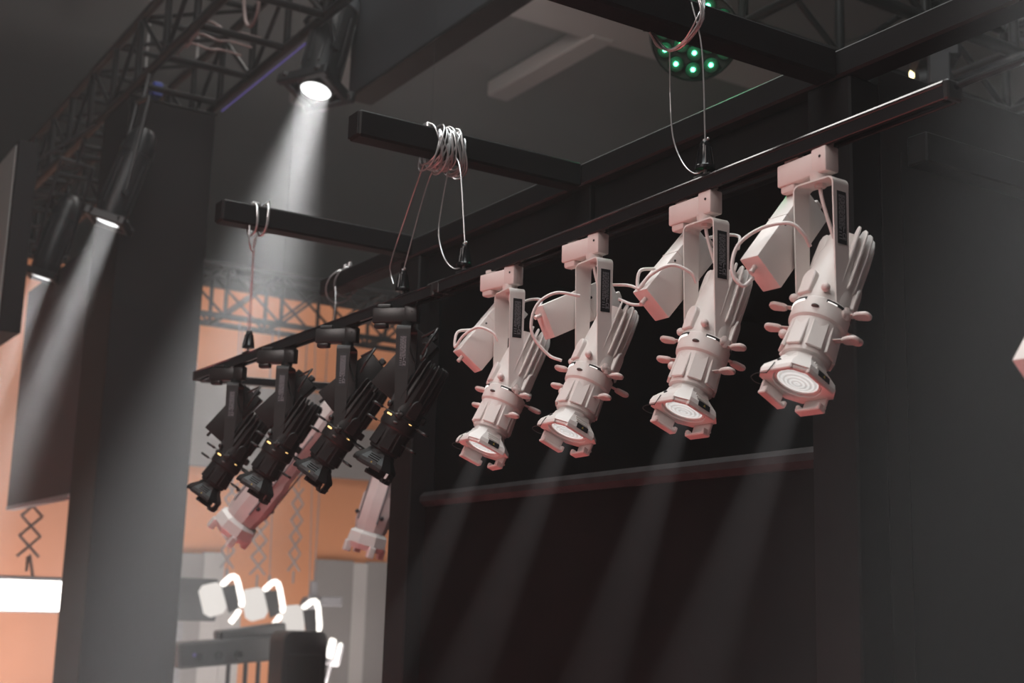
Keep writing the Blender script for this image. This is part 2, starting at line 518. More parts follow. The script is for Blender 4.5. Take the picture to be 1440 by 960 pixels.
def me_fins(m, k, n):
    """one cooling fin of the tail: a plate standing off the shell, running along the axis"""
    mb = MB()
    a = -25 + 230 * k / (n - 1)
    prof = [(0.030, 0.030), (0.046, 0.030), (0.0535, 0.042), (0.0545, 0.115), (0.0530, 0.156), (0.050, 0.168), (0.044, 0.173), (0.037, 0.171), (0.032, 0.161)]
    rot = Matrix.Rotation(R(a), 4, 'Z')
    mtx = rot @ Matrix(((1, 0, 0, 0), (0, 0, -1, 0), (0, 1, 0, 0), (0, 0, 0, 1)))
    mb.prism(prof, -0.0021, 0.0021, mtx, bev=0.0008)
    return mb.mesh('fin', m, 30)

def me_barrel(m):
    mb = MB()
    mb.lathe([(0.036, -0.1395), (0.0385, -0.139), (0.0385, -0.116), (0.044, -0.112), (0.0445, -0.106), (0.0485, -0.045), (0.0525, -0.040), (0.0535, -0.034), (0.0535, -0.006), (0.0515, -0.003), (0.0495, -0.0015)], n=32)
    # eight flat facets with seams standing a little proud
    for k in range(8):
        a = R(45 * k + 10)
        rot = Matrix.Rotation(a, 4, 'Z') @ Matrix.Rotation(R(-3.7), 4, 'Y')
        mb.box((0, 0, 0), (0.006, 0.030, 0.056), rot=Matrix.Translation(Matrix.Rotation(a, 3, 'Z') @ Vector((0.0455, 0, -0.077))) @ rot, bev=0.0015)
    return mb.mesh('barrel', m, 28)

def me_nose(m):
    mb = MB()
    # flared square shade with cut corners, lens opening round
    def sq(s, z, c):
        p = [(s, -s + c), (s, s - c), (s - c, s), (-s + c, s), (-s, s - c), (-s, -s + c), (-s + c, -s), (s - c, -s)]
        return [(x, y, z) for x, y in p]
    t = bmesh.new()
    loops = [sq(0.037, -0.120, 0.017), sq(0.039, -0.128, 0.017), sq(0.057, -0.150, 0.023), sq(0.0595, -0.160, 0.023)]
    rings = [[t.verts.new(v) for v in l] for l in loops]
    rin = []
    for rr, z in ((0.0455, -0.160), (0.0435, -0.154), (0.0435, -0.144)):
        rin.append([t.verts.new((rr * math.cos(R(-22.5 + 11.25 + 22.5 * k)), rr * math.sin(R(-22.5 + 11.25 + 22.5 * k)), z)) for k in range(16)])
    for a, b in zip(rings, rings[1:]):
        for k in range(8):
            t.faces.new((a[k], a[(k + 1) % 8], b[(k + 1) % 8], b[k]))
    o = rings[-1]
    i0 = rin[0]
    # front face between the octagon and the 16-sided opening
    for k in range(8):
        j = 2 * k
        t.faces.new((o[k], o[(k + 1) % 8], i0[(j + 2) % 16], i0[(j + 1) % 16]))
        t.faces.new((o[k], i0[(j + 1) % 16], i0[j]))
    for a, b in zip(rin, rin[1:]):
        for k in range(16):
            t.faces.new((a[k], a[(k + 1) % 16], b[(k + 1) % 16], b[k]))
    bmesh.ops.recalc_face_normals(t, faces=t.faces[:])
    mb._merge(t)
    # raised rims of the two near sides (frame of the filter slot)
    mb.box((0.0550, 0, -0.163), (0.009, 0.074, 0.012), bev=0.002)
    mb.box((0, -0.0550, -0.163), (0.074, 0.009, 0.012), bev=0.002)
    mb.box((0.042, -0.042, -0.162), (0.032, 0.010, 0.010), rot=Euler((0, 0, R(45))), bev=0.002)
    # three grooved ribs on the cheeks
    for s in (1, -1):
        for k in range(3):
            mb.box((s * (0.0425 + 0.0049 * k), 0, -0.1325 - 0.006 * k), (0.006, 0.032, 0.0028), rot=Euler((0, R(-40 * s), 0)), bev=0.0008)
    return mb.mesh('nose', m, 25)

def me_clip(m):
    """hooked filter clip standing in front of one side of the nose (built on the -x side)"""
    mb = MB()
    mb.box((-0.0570, 0, -0.1720), (0.006, 0.054, 0.030), bev=0.0018)
    mb.box((-0.0500, 0, -0.1870), (0.019, 0.058, 0.006), bev=0.0018)
    mb.box((-0.0455, 0.025, -0.1820), (0.012, 0.008, 0.011), bev=0.0018)
    mb.box((-0.0455, -0.025, -0.1820), (0.012, 0.008, 0.011), bev=0.0018)
    mb.box((-0.0610, 0, -0.1760), (0.006, 0.046, 0.005), bev=0.0012)
    return mb.mesh('filter_clip', m, 30)

def me_lens(m):
    mb = MB()
    mb.lathe([(0.0, -0.1605), (0.012, -0.1600), (0.022, -0.1590), (0.031, -0.1570), (0.0375, -0.1540)], n=28)
    return mb.mesh('lens', m, 60)

def me_lens_ring(m):
    mb = MB()
    mb.lathe([(0.0440, -0.146), (0.0440, -0.154), (0.0415, -0.157), (0.0400, -0.155), (0.0385, -0.1562), (0.0370, -0.153)], n=28)
    return mb.mesh('lens_ring', m, 40)

def me_lever(m):
    """shutter lever: thin blade out of the slot with a rounded grip at the end (points along +x)"""
    mb = MB()
    mb.box((0.060, 0, -0.010), (0.024, 0.012, 0.0018), bev=0.0004)
    poly = [(0.066, -0.006), (0.072, -0.010), (0.082, -0.0115)] + [(0.089 + 0.012 * math.cos(R(a)), 0.0125 * math.sin(R(a))) for a in range(-75, 76, 25)] + [(0.082, 0.0115), (0.072, 0.010), (0.066, 0.006)]
    mb.prism(poly, -0.0145, -0.0070, bev=0.002)
    return mb.mesh('shutter_lever', m, 40)

def me_slot(m, az0, az1, r, z0, z1):
    mb = MB()
    t = bmesh.new()
    n = 10
    rows = []
    for k in range(n + 1):
        a = R(az0 + (az1 - az0) * k / n)
        rows.append([t.verts.new((rr * math.cos(a), rr * math.sin(a), z)) for rr, z in ((r - 0.002, z0), (r, z0), (r, z1), (r - 0.002, z1))])
    for a, b in zip(rows, rows[1:]):
        for k in range(4):
            t.faces.new((a[k], a[(k + 1) % 4], b[(k + 1) % 4], b[k]))
    t.faces.new(rows[0][::-1])
    t.faces.new(rows[-1])
    bmesh.ops.recalc_face_normals(t, faces=t.faces[:])
    mb._merge(t)
    return mb.mesh('slot', m, 40)

def me_driver(m):
    mb = MB()
    mb.box((0, 0, 0), (0.046, 0.080, 0.205), bev=0.0022, seg=2)
    mb.box((0, 0, 0.020), (0.0475, 0.0815, 0.0012))
    return mb.mesh('driver_box', m, 30)

def make_fixture(col, label, loc, yaw, tilt, box=38, group=None, cables=(), warm=False, lit=True, power=1950, lensmat=None, dz=0.0):
    P = 'white' if col == 'white' else 'blackp'
    PL = 'white_plastic' if col == 'white' else 'black_plastic'
    CB = 'white_cable' if col == 'white' else 'black_cable'
    t = thing('track_spotlight', label, 'spotlight', loc, (0, 0, R(yaw[0])), group)
    dyaw = R(yaw[1])
    ad = link('track_adapter', cached(('ad', col), lambda: me_adapter(M[PL])), t)
    ad.rotation_euler = (0, 0, -R(yaw[0]) + R(yaw[2]))
    sc = link('screw', cached(('sc', col), lambda: MB().cyl((0.018, -0.0168, -0.018), (0.018, -0.0180, -0.018), 0.0028, n=10).mesh('screw', M['hole'])), ad)
    yk = link('yoke', cached(('yk', col), lambda: me_yoke(M[P])), t)
    yk.rotation_euler = (0, 0, dyaw)
    link('label', cached(('lb', 1), lambda: MB().box((0.0489, 0.001, -0.140), (0.0006, 0.025, 0.100), bev=0.0002).mesh('label', M['label'])), yk)
    def lines():
        mb = MB()
        r = random.Random(3)
        for row, y in enumerate((-0.006, -0.0025, 0.001, 0.0045, 0.008)):
            z = -0.097
            while z > -0.158:
                l = r.uniform(0.003, 0.010)
                mb.box((0.0494, y, z - l / 2), (0.0003, 0.0013, l))
                z -= l + 0.0016
        for k, z in enumerate((-0.168, -0.174, -0.180)):
            mb.box((0.0494, -0.004, z), (0.0003, 0.007, 0.0013))
        return mb.mesh('label_print', M['print'])
    link('label_print', cached(('lp', 1), lines), yk)
    def txt():
        cu = bpy.data.curves.new('marking', 'FONT')
        cu.body = 'CE'
        cu.size = 0.012
        cu.extrude = 0.0002
        ob = bpy.data.objects.new('marking', cu)
        me = bpy.data.meshes.new_from_object(ob)
        bpy.data.objects.remove(ob)
        me.materials.append(M['print'])
        return me
    tx = link('marking', cached('ce', txt), yk)
    tx.location = (0.0495, 0.002, -0.168)
    tx.rotation_euler = Matrix(((0, 0, 1), (0, 1, 0), (-1, 0, 0))).to_euler()
    for s in (-1, 1):
        kb = link('tilt_knob', cached(('kn', col, s), lambda: MB().cyl((s * 0.049, 0, PIV), (s * 0.056, 0, PIV), 0.010, n=14).box((s * 0.058, 0, PIV), (0.006, 0.026, 0.012), bev=0.004, seg=2).box((s * 0.058, 0, PIV), (0.006, 0.012, 0.026), bev=0.004, seg=2).mesh('tilt_knob', M[PL], 40)), yk)
    head = Matrix.Translation((0, 0, PIV + dz)) @ Matrix.Rotation(dyaw, 4, 'Z') @ Matrix.Rotation(-R(tilt), 4, 'X') @ Matrix.Translation((0, 0, 0.002))
    def hpart(name, me, par=None):
        o = link(name, me, par or t)
        if par is None:
            o.matrix_basis = head
        return o
    ho = hpart('housing', cached(('ho', col), lambda: me_housing(M[P])))
    NF = 13
    for k in range(NF):
        hpart('fin', cached(('fi', col, k), lambda: me_fins(M[P], k, NF)), ho)
    for k, (az, z) in enumerate(((-140, 0.012), (-50, 0.014))):
        a = R(az)
        hpart('thumb_screw', cached(('th', col, k), lambda: MB().sph((0.058 * math.cos(a), 0.058 * math.sin(a), z), 0.0085, n=12).cyl((0.046 * math.cos(a), 0.046 * math.sin(a), z), (0.056 * math.cos(a), 0.056 * math.sin(a), z), 0.004, n=8).mesh('thumb_screw', M[PL], 60)), ho)
    ba = hpart('barrel', cached(('ba', col), lambda: me_barrel(M[P])))
    wr = 60 if warm else 0
    for k, az in enumerate((-150 + wr, 14 + wr, 80 + wr, 165 + wr)):
        lv = hpart('shutter_lever', cached(('lv', col), lambda: me_lever(M[PL])), ba)
        lv.rotation_euler = (0, 0, R(az))
        lv.location = (0, 0, (0.006, -0.003, -0.001, -0.003)[k])
    for k, az in enumerate((-62, 118)):
        lv = hpart('focus_lever', cached(('lv', col), lambda: me_lever(M[PL])), ba)
        lv.rotation_euler = (0, 0, R((-158, 8)[k] + wr))
        lv.location = (0, 0, (-0.034, -0.062)[k])
    a = R(-150)
    hpart('focus_knob', cached(('fk', col), lambda: MB().sph((0.056 * math.cos(a), 0.056 * math.sin(a), -0.062), 0.009, n=12).cyl((0.044 * math.cos(a), 0.044 * math.sin(a), -0.062), (0.056 * math.cos(a), 0.056 * math.sin(a), -0.062), 0.004, n=8).mesh('focus_knob', M[PL], 60)), ba)
    for k, (a0, a1) in enumerate(((-142, -80), (-40, 12), (35, 80))):
        a0, a1 = a0 + wr, a1 + wr
        hpart('slot', cached(('sl', k, wr), lambda: me_slot(M['hole'], a0, a1, 0.0543, -0.012, -0.0065)), ba)
        if k < 2:
            key = 'warmglow' if warm else 'slotglow'
            b0, b1 = ((a0 + 2, a1 - 4), (a0 + 2, a0 + 22))[k]
            if warm:
                b0, b1 = ((a0 + 40, a1 - 2), (a0 + 20, a0 + 30))[k]
            hpart('slot_glow', cached(('sg', k, key), lambda: me_slot(M[key], b0, b1, 0.0546, -0.0150 if k == 0 else -0.0120, -0.0105)), ba)
    a = R(-58 + wr)
    hpart('peep_hole', cached(('pe', wr), lambda: MB().sph((0.0525 * math.cos(a), 0.0525 * math.sin(a), -0.026), 0.0066, s=(1.15, 1.15, 0.5), n=14).mesh('peep_hole', M['recess'], 60)), ba)
    no = hpart('nose', cached(('no', col), lambda: me_nose(M[P])))
    for k, rz in enumerate((0, -90)):
        cl = hpart('filter_clip', cached(('cl', col), lambda: me_clip(M[P])), no)
        cl.rotation_euler = (0, 0, R(rz))
    hpart('lens_ring', cached(('lr', col), lambda: me_lens_ring(M[P])), no)
    hpart('lens', cached(('le', lensmat or lit), lambda: me_lens(M[lensmat] if lensmat else M['lens'])), no)
    hpart('warning_sticker', cached('ws', lambda: MB().box((0.0588, 0.002, -0.1535), (0.0012, 0.030, 0.0115), rot=Euler((0, R(-14), 0))).mesh('warning_sticker', M['label'])), no)
    hpart('warning_triangle', cached('wt', lambda: MB().prism([(-0.0035, -0.003), (0.0035, -0.003), (0, 0.0034)], 0, 0.0006, Matrix(((0, 0, 1, 0.0593), (1, 0, 0, 0.002), (0, 1, 0, -0.1535), (0, 0, 0, 1)))).mesh('warning_triangle', M['yellow'])), no)
    hpart('pin_hole', cached('ph', lambda: MB().sph((-0.008, -0.0485, -0.141), 0.0044, n=10).mesh('pin_hole', M['hole'], 60)), no)
    # wire safety clip hanging at the left corner of the nose
    hpart('wire_clip', cached('wc', lambda: MB().tube([(-0.020, -0.057, -0.171), (-0.040, -0.061, -0.172), (-0.058, -0.055, -0.173), (-0.062, -0.040, -0.173), (-0.055, -0.030, -0.173)], 0.0009, n=5).tube([(-0.006, -0.059, -0.152), (-0.008, -0.062, -0.166), (-0.020, -0.057, -0.172)], 0.0009, n=5).mesh('wire_clip', M['hole'], 60)), no)
    # driver box on the outside of the far arm
    bx = link('driver_box', cached(('dr', col), lambda: me_driver(M[P])), t)
    bx.matrix_basis = Matrix.Rotation(dyaw, 4, 'Z') @ Matrix.Translation((-0.0755, -0.016 if box < 50 else 0.004, -0.158)) @ Matrix.Rotation(-R(box), 4, 'X')
    link('connector', cached(('co', col), lambda: MB().box((0.006, 0.010, 0.1115), (0.018, 0.020, 0.018), bev=0.003).mesh('connector', M[PL], 40)), bx)
    link('cable_gland', cached(('cg', col), lambda: MB().cyl((0.0, -0.018, -0.100), (0.0, -0.018, -0.120), 0.005, n=10).mesh('cable_gland', M[PL], 40)), bx)
    link('box_screw', cached('bs', lambda: MB().cyl((0.023, -0.012, 0.03), (0.0245, -0.012, 0.03), 0.0035, n=8).cyl((0.023, -0.030, 0.0), (0.0242, -0.030, 0.0), 0.0025, n=8).mesh('box_screw', M['hole'])), bx)
    for pts in cables:
        MB().tube(pts, 0.0036, n=8, smooth=6).build('cable', M[CB], t, 60)
    if lit:
        s = spot('beam', t, (0, 0, 0), power, 9.5, 0.6, 0.004, (1.0, 0.96, 0.97))
        s.matrix_basis = head @ Matrix.Translation((0, 0, 0.120))
    return t

cab_stem = [(0.0, 0.0, -0.060), (0.0, 0.002, -0.085), (0.004, 0.012, -0.125), (0.006, 0.028, -0.165)]
cab_loop = [(-0.080, -0.095, -0.245), (-0.088, -0.115, -0.262), (-0.100, -0.130, -0.235), (-0.095, -0.120, -0.185), (-0.060, -0.095, -0.155), (-0.015, -0.070, -0.150), (0.0, -0.050, -0.168), (0.0, -0.030, -0.19)]
cab_loop2 = [(-0.080, -0.070, -0.155), (-0.085, -0.105, -0.165), (-0.080, -0.112, -0.205), (-0.055, -0.100, -0.178), (-0.020, -0.075, -0.160), (0.004, -0.045, -0.175), (0.006, -0.030, -0.195)]
cab_big = [(0.006, -0.040, -0.150), (-0.020, -0.090, -0.145), (-0.045, -0.125, -0.175), (-0.055, -0.130, -0.235), (-0.040, -0.095, -0.285), (-0.020, -0.070, -0.300)]
cab_back = [(0.030, 0.050, -0.150), (0.075, 0.060, -0.170), (0.115, 0.075, -0.172), (0.100, 0.080, -0.150), (0.050, 0.070, -0.120), (0.0, 0.050, -0.110)]
cab_side = [(-0.075, 0.055, -0.085), (-0.10, 0.06, -0.07), (-0.06, 0.09, -0.06), (0.0, 0.09, -0.075), (0.02, 0.07, -0.11)]
G = 'white spotlights on the near track'
make_fixture('white', 'white track spotlight at the near end of the row, largest of the white ones', (-1.722, 1.762, TZ), (3, 0, -3), 26.5, 40, G, (cab_stem, cab_loop), dz=0.014)
make_fixture('white', 'white track spotlight second nearest in the row, under the cable hanging from green light', (-2.052, 1.768, TZ), (0, 0, 0), 22, 41, G, (cab_stem, cab_loop2, cab_side), dz=0.006)
make_fixture('white', 'white track spotlight with driver box turned almost level and big cable loop', (-2.450, 1.773, TZ), (-4, 0, 4), 24, 63, G, (cab_stem, cab_big, cab_back))
make_fixture('white', 'white track spotlight farthest of the white ones, next to the black spotlights', (-2.822, 1.779, 2.458), (-8, 0, 8), 23, 38, G, (cab_stem, cab_loop2, cab_side))

GB = 'black spotlights on the far track'
bcab = [(0.0, 0.045, -0.09), (0.02, 0.085, -0.075), (0.06, 0.10, -0.08), (0.09, 0.085, -0.12), (0.06, 0.06, -0.15)]
blabels = ['black track spotlight at the far end of the track, beside the dark column',
           'black track spotlight second from the far end of the track',
           'black track spotlight third from the far end, before a pink lamp barrel',
           'black track spotlight nearest the white row, with amber lens and hanging cable']
for k, (x, yw, ti, bxa) in enumerate(((-4.48, -34, 32, 40), (-4.10, -38, 30, 45), (-3.70, -40, 33, 50), (-3.36, -40, 29, 40))):
    make_fixture('black', blabels[k], on_a(x), (yw, 0, -yw + 4), ti, bxa, GB,
                 (cab_stem, bcab) + ((cab_back,) if k == 3 else ()), warm=True, lit=False, lensmat='dimlens')

# a further white spotlight just entering the frame at the right, on its own short track
make_track('lighting_track', (-1.13, 1.66, 2.165), (-0.62, 1.66, 2.165), 'short black lighting track out at the right with one white spotlight')
make_fixture('white', 'white spotlight of which only the driver box corner shows at the right edge', (-1.065, 1.66, 2.165), (3, 0, -3), 26, 40, G, (cab_stem,), lit=False)

# ================================================================== SUSPENSION: wires, coils, grippers
def gripper(loc, label):
    t = thing('cable_gripper', label, 'cable gripper', loc, (0, 0, 0), 'black cable grippers on the tracks')
    mb = MB()
    mb.lathe([(0.0, 0.072), (0.009, 0.072), (0.011, 0.068), (0.0125, 0.060), (0.0185, 0.022), (0.0215, 0.018), (0.0215, 0.012), (0.018, 0.011), (0.0, 0.011)], n=20)
    for k in range(10):
        a = 2 * PI * k / 10
        mb.cyl((0.0125 * math.cos(a), 0.0125 * math.sin(a), 0.060), (0.0188 * math.cos(a), 0.0188 * math.sin(a), 0.020), 0.0022, n=6)
    mb.build('cone_cover', M['gripper'], t)
    MB().cyl((0, 0, 0), (0, 0, 0.014), 0.0042, n=10).build('threaded_pin', M['steel'], t)
    MB().cyl((0, 0, 0.071), (0, 0, 0.078), 0.005, n=10).sph((0.009, 0, 0.077), 0.0035, n=8).build('wire_end', M['steel'], t)
    MB().box((0, 0, -0.003), (0.05, 0.024, 0.004), bev=0.001).build('track_clip', M['black_plastic'], t)
    return t
gripper((-2.052, 1.766, 2.500), 'black cone gripper on the track below the green-lit par light')
gripper((-3.062, 1.781, 2.499), 'black cone gripper on the near track, beside its far end')
gripper((-3.395, 1.771, 2.491), 'black cone gripper at the near end of the far track')
gripper((-4.400, 1.700, 2.462), 'black cone gripper near the far end of the far track')

def loops(mb, x, y0, y1, z, n, rx, rz, seed, r=0.0022, drop=0.01, lean=0.014):
    q = random.Random(seed)
    for k in range(n):
        y = y0 + (y1 - y0) * (k + 0.5) / n
        sx, sz = rx * q.uniform(0.95, 1.2), rz * q.uniform(0.95, 1.2)
        ty, dz = q.uniform(-lean, lean), -drop * q.uniform(0.2, 1.6)
        pts = []
        for j in range(12):
            a = 2 * PI * j / 12
            c, s = math.cos(a), math.sin(a)
            c = math.copysign(abs(c) ** 0.75, c)
            s = math.copysign(abs(s) ** 0.75, s)
            pts.append((x + sx * c, y + ty * s, z + dz + sz * s))
        mb.tube(pts, r, n=6, smooth=3, closed=True)
    return mb

W = 0.0016
# middle bar: big coil, four wires
t = thing('suspension_wire', 'steel suspension wire coiled many times round the middle cantilever bar', 'wire', (-3.205, 1.78, 2.894))
L0 = t.location
def rel(pts, base):
    return [tuple(Vector(p) - base) for p in pts]
loops(MB(), 0, -0.045, 0.050, 0.002, 22, 0.047, 0.053, 5, drop=0.016, lean=0.02).build('coil', M['steel'], t, 60)
MB().box((0, -0.055, 0.048), (0.03, 0.012, 0.018), bev=0.003).box((0.0, 0.048, 0.050), (0.02, 0.012, 0.022), bev=0.003).build('cable_clamp', M['steel'], t)
for pts in ([(-3.165, 1.80, 2.86), (-3.114, 1.79, 2.79), (-3.062, 1.782, 2.575)],
            [(-3.178, 1.79, 2.84), (-3.215, 1.79, 2.72), (-3.225, 1.79, 2.64), (-3.190, 1.79, 2.565), (-3.13, 1.788, 2.520), (-3.062, 1.784, 2.512)],
            [(-3.240, 1.785, 2.85), (-3.300, 1.785, 2.80), (-3.395, 1.772, 2.567)],
            [(-3.245, 1.745, 2.85), (-3.370, 1.77, 2.76), (-3.490, 1.78, 2.62), (-3.510, 1.79, 2.580), (-3.490, 1.79, 2.545)]):
    MB().tube(rel(pts, L0), W, n=6, smooth=5).build('strand', M['steel'], t, 60)
# near bar: bundle and two strands to the near gripper
t = thing('suspension_wire', 'steel suspension wire bundled round the near cantilever bar in front of the green light', 'wire', (-2.165, 1.76, 2.896))
L0 = t.location
mb = MB()
for k in range(9):
    q = random.Random(20 + k)
    j = lambda s=0.006: q.uniform(-s, s)
    pts = [(-2.085 + j(), 1.76 + j(0.012), 2.960), (-2.062 + j(), 1.76 + j(0.012), 2.900), (-2.052 + j(), 1.755 + j(0.012), 2.845), (-2.105 + j(0.004), 1.75 + j(), 2.806 + j(0.004)), (-2.150 + j(0.004), 1.745 + j(), 2.806 + j(0.003)), (-2.178 + j(0.004), 1.735 + j(), 2.835 + j(0.004)), (-2.205, 1.73 + j(0.012), 2.90), (-2.160, 1.75 + j(0.012), 2.955), (-2.11, 1.76 + j(0.01), 2.965)]
    mb.tube(rel(pts, L0), 0.0018, n=6, smooth=4)
mb.build('coil', M['steel'], t, 60)
for pts in ([(-2.090, 1.76, 2.90), (-2.058, 1.762, 2.78), (-2.052, 1.766, 2.576)],
            [(-2.157, 1.755, 2.815), (-2.160, 1.76, 2.70), (-2.150, 1.76, 2.61), (-2.120, 1.762, 2.545), (-2.085, 1.765, 2.512), (-2.052, 1.767, 2.512)]):
    MB().tube(rel(pts, L0), W, n=6, smooth=5).build('strand', M['steel'], t, 60)
# far bar: two straps, ring and two strands
t = thing('suspension_wire', 'steel suspension wire strapped twice round the farthest cantilever bar with a snap ring', 'wire', (-4.275, 1.645, 2.907))
L0 = t.location
loops(MB(), 0, -0.03, 0.05, 0.0, 2, 0.045, 0.052, 9, r=0.0042, drop=0.006, lean=0.004).build('strap', M['steel'], t, 60)
MB().tube([(0.03, -0.03, -0.04), (0.034, -0.03, -0.09), (0.02, -0.012, -0.125), (0.0, 0.005, -0.10), (0.0, 0.012, -0.05)], 0.003, n=6, smooth=4).build('snap_ring', M['steel'], t, 60)
MB().box((-0.005, 0.0, 0.052), (0.02, 0.03, 0.01), bev=0.002).box((0.0, 0.045, 0.058), (0.01, 0.008, 0.02), bev=0.002).build('cable_clamp', M['steel'], t)
for pts in ([(-4.262, 1.640, 2.83), (-4.33, 1.668, 2.68), (-4.408, 1.698, 2.51), (-4.408, 1.698, 2.47)], [(-4.250, 1.640, 2.83), (-4.32, 1.668, 2.69), (-4.392, 1.700, 2.538)]):
    MB().tube(rel(pts, L0), W, n=6, smooth=4).build('strand', M['steel'], t, 60)
# stub end of the top beam
t = thing('suspension_wire', 'steel wire looped round the stub end of the long top beam', 'wire', (-4.90, 2.285, 2.897))
mb = MB()
for k, (dx, rr, dz) in enumerate(((-0.03, 0.062, -0.012), (0.035, 0.055, -0.004))):
    pts = [(dx + 0.035 * math.sin(2 * PI * j / 12), rr * math.cos(2 * PI * j / 12), dz + rr * math.sin(2 * PI * j / 12)) for j in range(12)]
    mb.tube(pts, 0.0036, n=6, smooth=3, closed=True)
mb.tube([(0.03, -0.05, -0.03), (0.05, -0.055, -0.12), (0.03, -0.055, -0.20), (0.0, -0.05, -0.24)], 0.0016, n=6, smooth=5)
mb.build('coil', M['steel'], t, 60)
MB().box((0.03, -0.01, 0.058), (0.016, 0.014, 0.022), bev=0.003).box((0.07, -0.01, 0.060), (0.014, 0.014, 0.02), bev=0.003).build('cable_clamp', M['steel'], t)

# ================================================================== TRUSSES
def make_truss(name, label, origin, length, w, h, nb, r, rs, axis='X', group=None, mat_=None, lattice=False):
    t = thing(name, label, 'truss', origin, (0, 0, 0 if axis == 'X' else PI / 2), group)
    mm = mat_ or M['truss']
    for y, z in ((0, 0), (w, 0), (0, h), (w, h)):
        rod((0, y, z), (length, y, z), r, 10).build('chord', mm, t, 60)
    st = length / nb
    ru = cached((name, origin, 'r'), lambda: rod((0, 0, 0), (0, w, 0), rs * 1.5, 8).mesh('rung', mm, 60))
    ve = cached((name, origin, 'v'), lambda: rod((0, 0, 0), (0, 0, h), rs * 1.5, 8).mesh('upright', mm, 60))
    dg = cached((name, origin, 'd'), lambda: rod((0, 0, 0), (st, 0, h), rs, 8).mesh('diagonal', mm, 60))
    dh = cached((name, origin, 'h'), lambda: rod((0, 0, 0), (st, w, 0), rs, 8).mesh('diagonal', mm, 60))
    for k in range(nb + 1):
        for z in (0, h):
            o = link('rung', ru, t)
            o.location = (k * st, 0, z)
        for y in (0, w):
            o = link('upright', ve, t)
            o.location = (k * st, y, 0)
        if k < nb:
            for y in (0, w):
                o = link('diagonal', dg, t)
                if (k % 2 == 0):
                    o.location = (k * st, y, 0)
                else:
                    o.location = ((k + 1) * st, y, 0)
                    o.scale = (-1, 1, 1)
                if lattice:
                    o = link('diagonal', dg, t)
                    if (k % 2 == 1):
                        o.location = (k * st, y, 0)
                    else:
                        o.location = ((k + 1) * st, y, 0)
                        o.scale = (-1, 1, 1)
            if not lattice:
                o = link('diagonal', dh, t)
                o.location = (k * st, 0, h)
    return t
make_truss('lighting_truss', 'black box truss running over the dark column at upper left', (-13.6, 2.37, 4.94), 8.0, 0.57, 0.47, 14, 0.031, 0.016)
make_truss('lighting_truss', 'black truss seen behind the near frame corner at upper right', (-3.66, 3.2, 4.17), 5.4, 0.50, 0.45, 9, 0.030, 0.016, axis='Y')
make_truss('lighting_truss', 'far truss with crossed braces in front of the orange wall', (-12.2, 3.3, 4.30), 5.2, 0.42, 0.50, 9, 0.030, 0.014, axis='Y', lattice=True)
far_truss = [o_ for o_ in bpy.data.objects if o_.name.startswith('lighting_truss')][-1]
for x_ in (0.25, 0.75):
    rod((x_, 0.21, 0.5), (x_, 0.21, 3.7), 0.01, 6).build('hanging_wire', M['steel'], far_truss, 60)
o = rod((-3.9, 4.66, 3.955), (-2.6, 4.66, 3.955), 0.028, 12).build('lighting_pipe', M['gripper'], smooth=60)
tag(o, 'glossy black pipe crossing under the upper right truss', 'pipe')

# plug, cable loops on the left truss
o = MB().box((0, 0, 0), (0.10, 0.07, 0.10), bev=0.01).build('power_plug', M['bluepl'])
o.location = (-8.62, 2.55, 4.99)
tag(o, 'blue plug lying on top of the dark column', 'plug')
o = MB().tube([(-7.3, 2.64, 5.42), (-7.32, 2.65, 5.2), (-7.28, 2.66, 5.02), (-7.2, 2.67, 4.98), (-7.12, 2.67, 5.05), (-7.1, 2.66, 5.25), (-7.14, 2.65, 5.42)], 0.011, n=8, smooth=5).build('power_cable', M['pinkcable'])
tag(o, 'pinkish cable hanging in a loop inside the left truss', 'cable')
mb = MB()
q = random.Random(4)
for k in range(3):
    x = -7.95 + 0.16 * k
    mb.tube([(x, 2.45 + 0.05 * q.random(), 4.99), (x + 0.12, 2.5, 5.03 + 0.1 * q.random()), (x + 0.2, 2.6, 5.0), (x + 0.1, 2.72, 5.06 * 1.0), (x + 0.25, 2.8, 4.99)], 0.008, n=6, smooth=5)
o = mb.build('cable_tangle', M['pinkcable'])
tag(o, 'tangle of thin cables lying in the left truss over the column', 'cable')
o['kind'] = 'stuff'
o = MB().tube([(-4.05, 3.75, 4.62), (-4.0, 3.95, 4.42), (-3.98, 4.2, 4.36), (-3.95, 4.5, 4.48), (-3.95, 4.7, 4.60)], 0.012, n=8, smooth=6).build('power_cable', M['black_cable'])
tag(o, 'black cable sagging inside the upper right truss', 'cable')
o = MB().box((0, 0, 0), (1.4, 0.009, 0.009)).build('edge_light_strip', M['purple'])
o.location = (-7.82, 2.985, 4.915)
tag(o, 'thin violet light strip along the lower edge of the left truss', 'light strip')

# ================================================================== COLUMN, BOARDS AT LEFT
t = thing('column_tower', 'dark square column with a lower grey board flush beside it', 'column', (-8.86, 2.66, 0))
MB().box((0, 0, 2.445), (0.60, 0.60, 4.89), bev=0.006).build('shaft', M['column'], t)
MB().box((0, 0, 4.895), (0.62, 0.62, 0.012), bev=0.002).build('cap_plate', M['truss'], t)
b_ = MB().box((-1.215, -0.27, 3.14), (1.82, 0.06, 1.72), bev=0.004).build('board', M['board'], t)
MB().box((-1.215, -0.27, 2.268), (1.82, 0.07, 0.026), bev=0.003).build('board_edge', M['palewall'], b_)
t = thing('hanging_sign', 'dark edged box sign with haze light painted into its pale face, at the far left margin', 'sign', (-8.75, 1.66, 3.7))
MB().box((0, 0, 0), (1.30, 0.12, 1.17), bev=0.004).build('sign_box', M['column'], t)
MB().box((-0.02, -0.062, 0), (1.24, 0.008, 1.13), bev=0.002).build('sign_face', M['sidesign'], t)
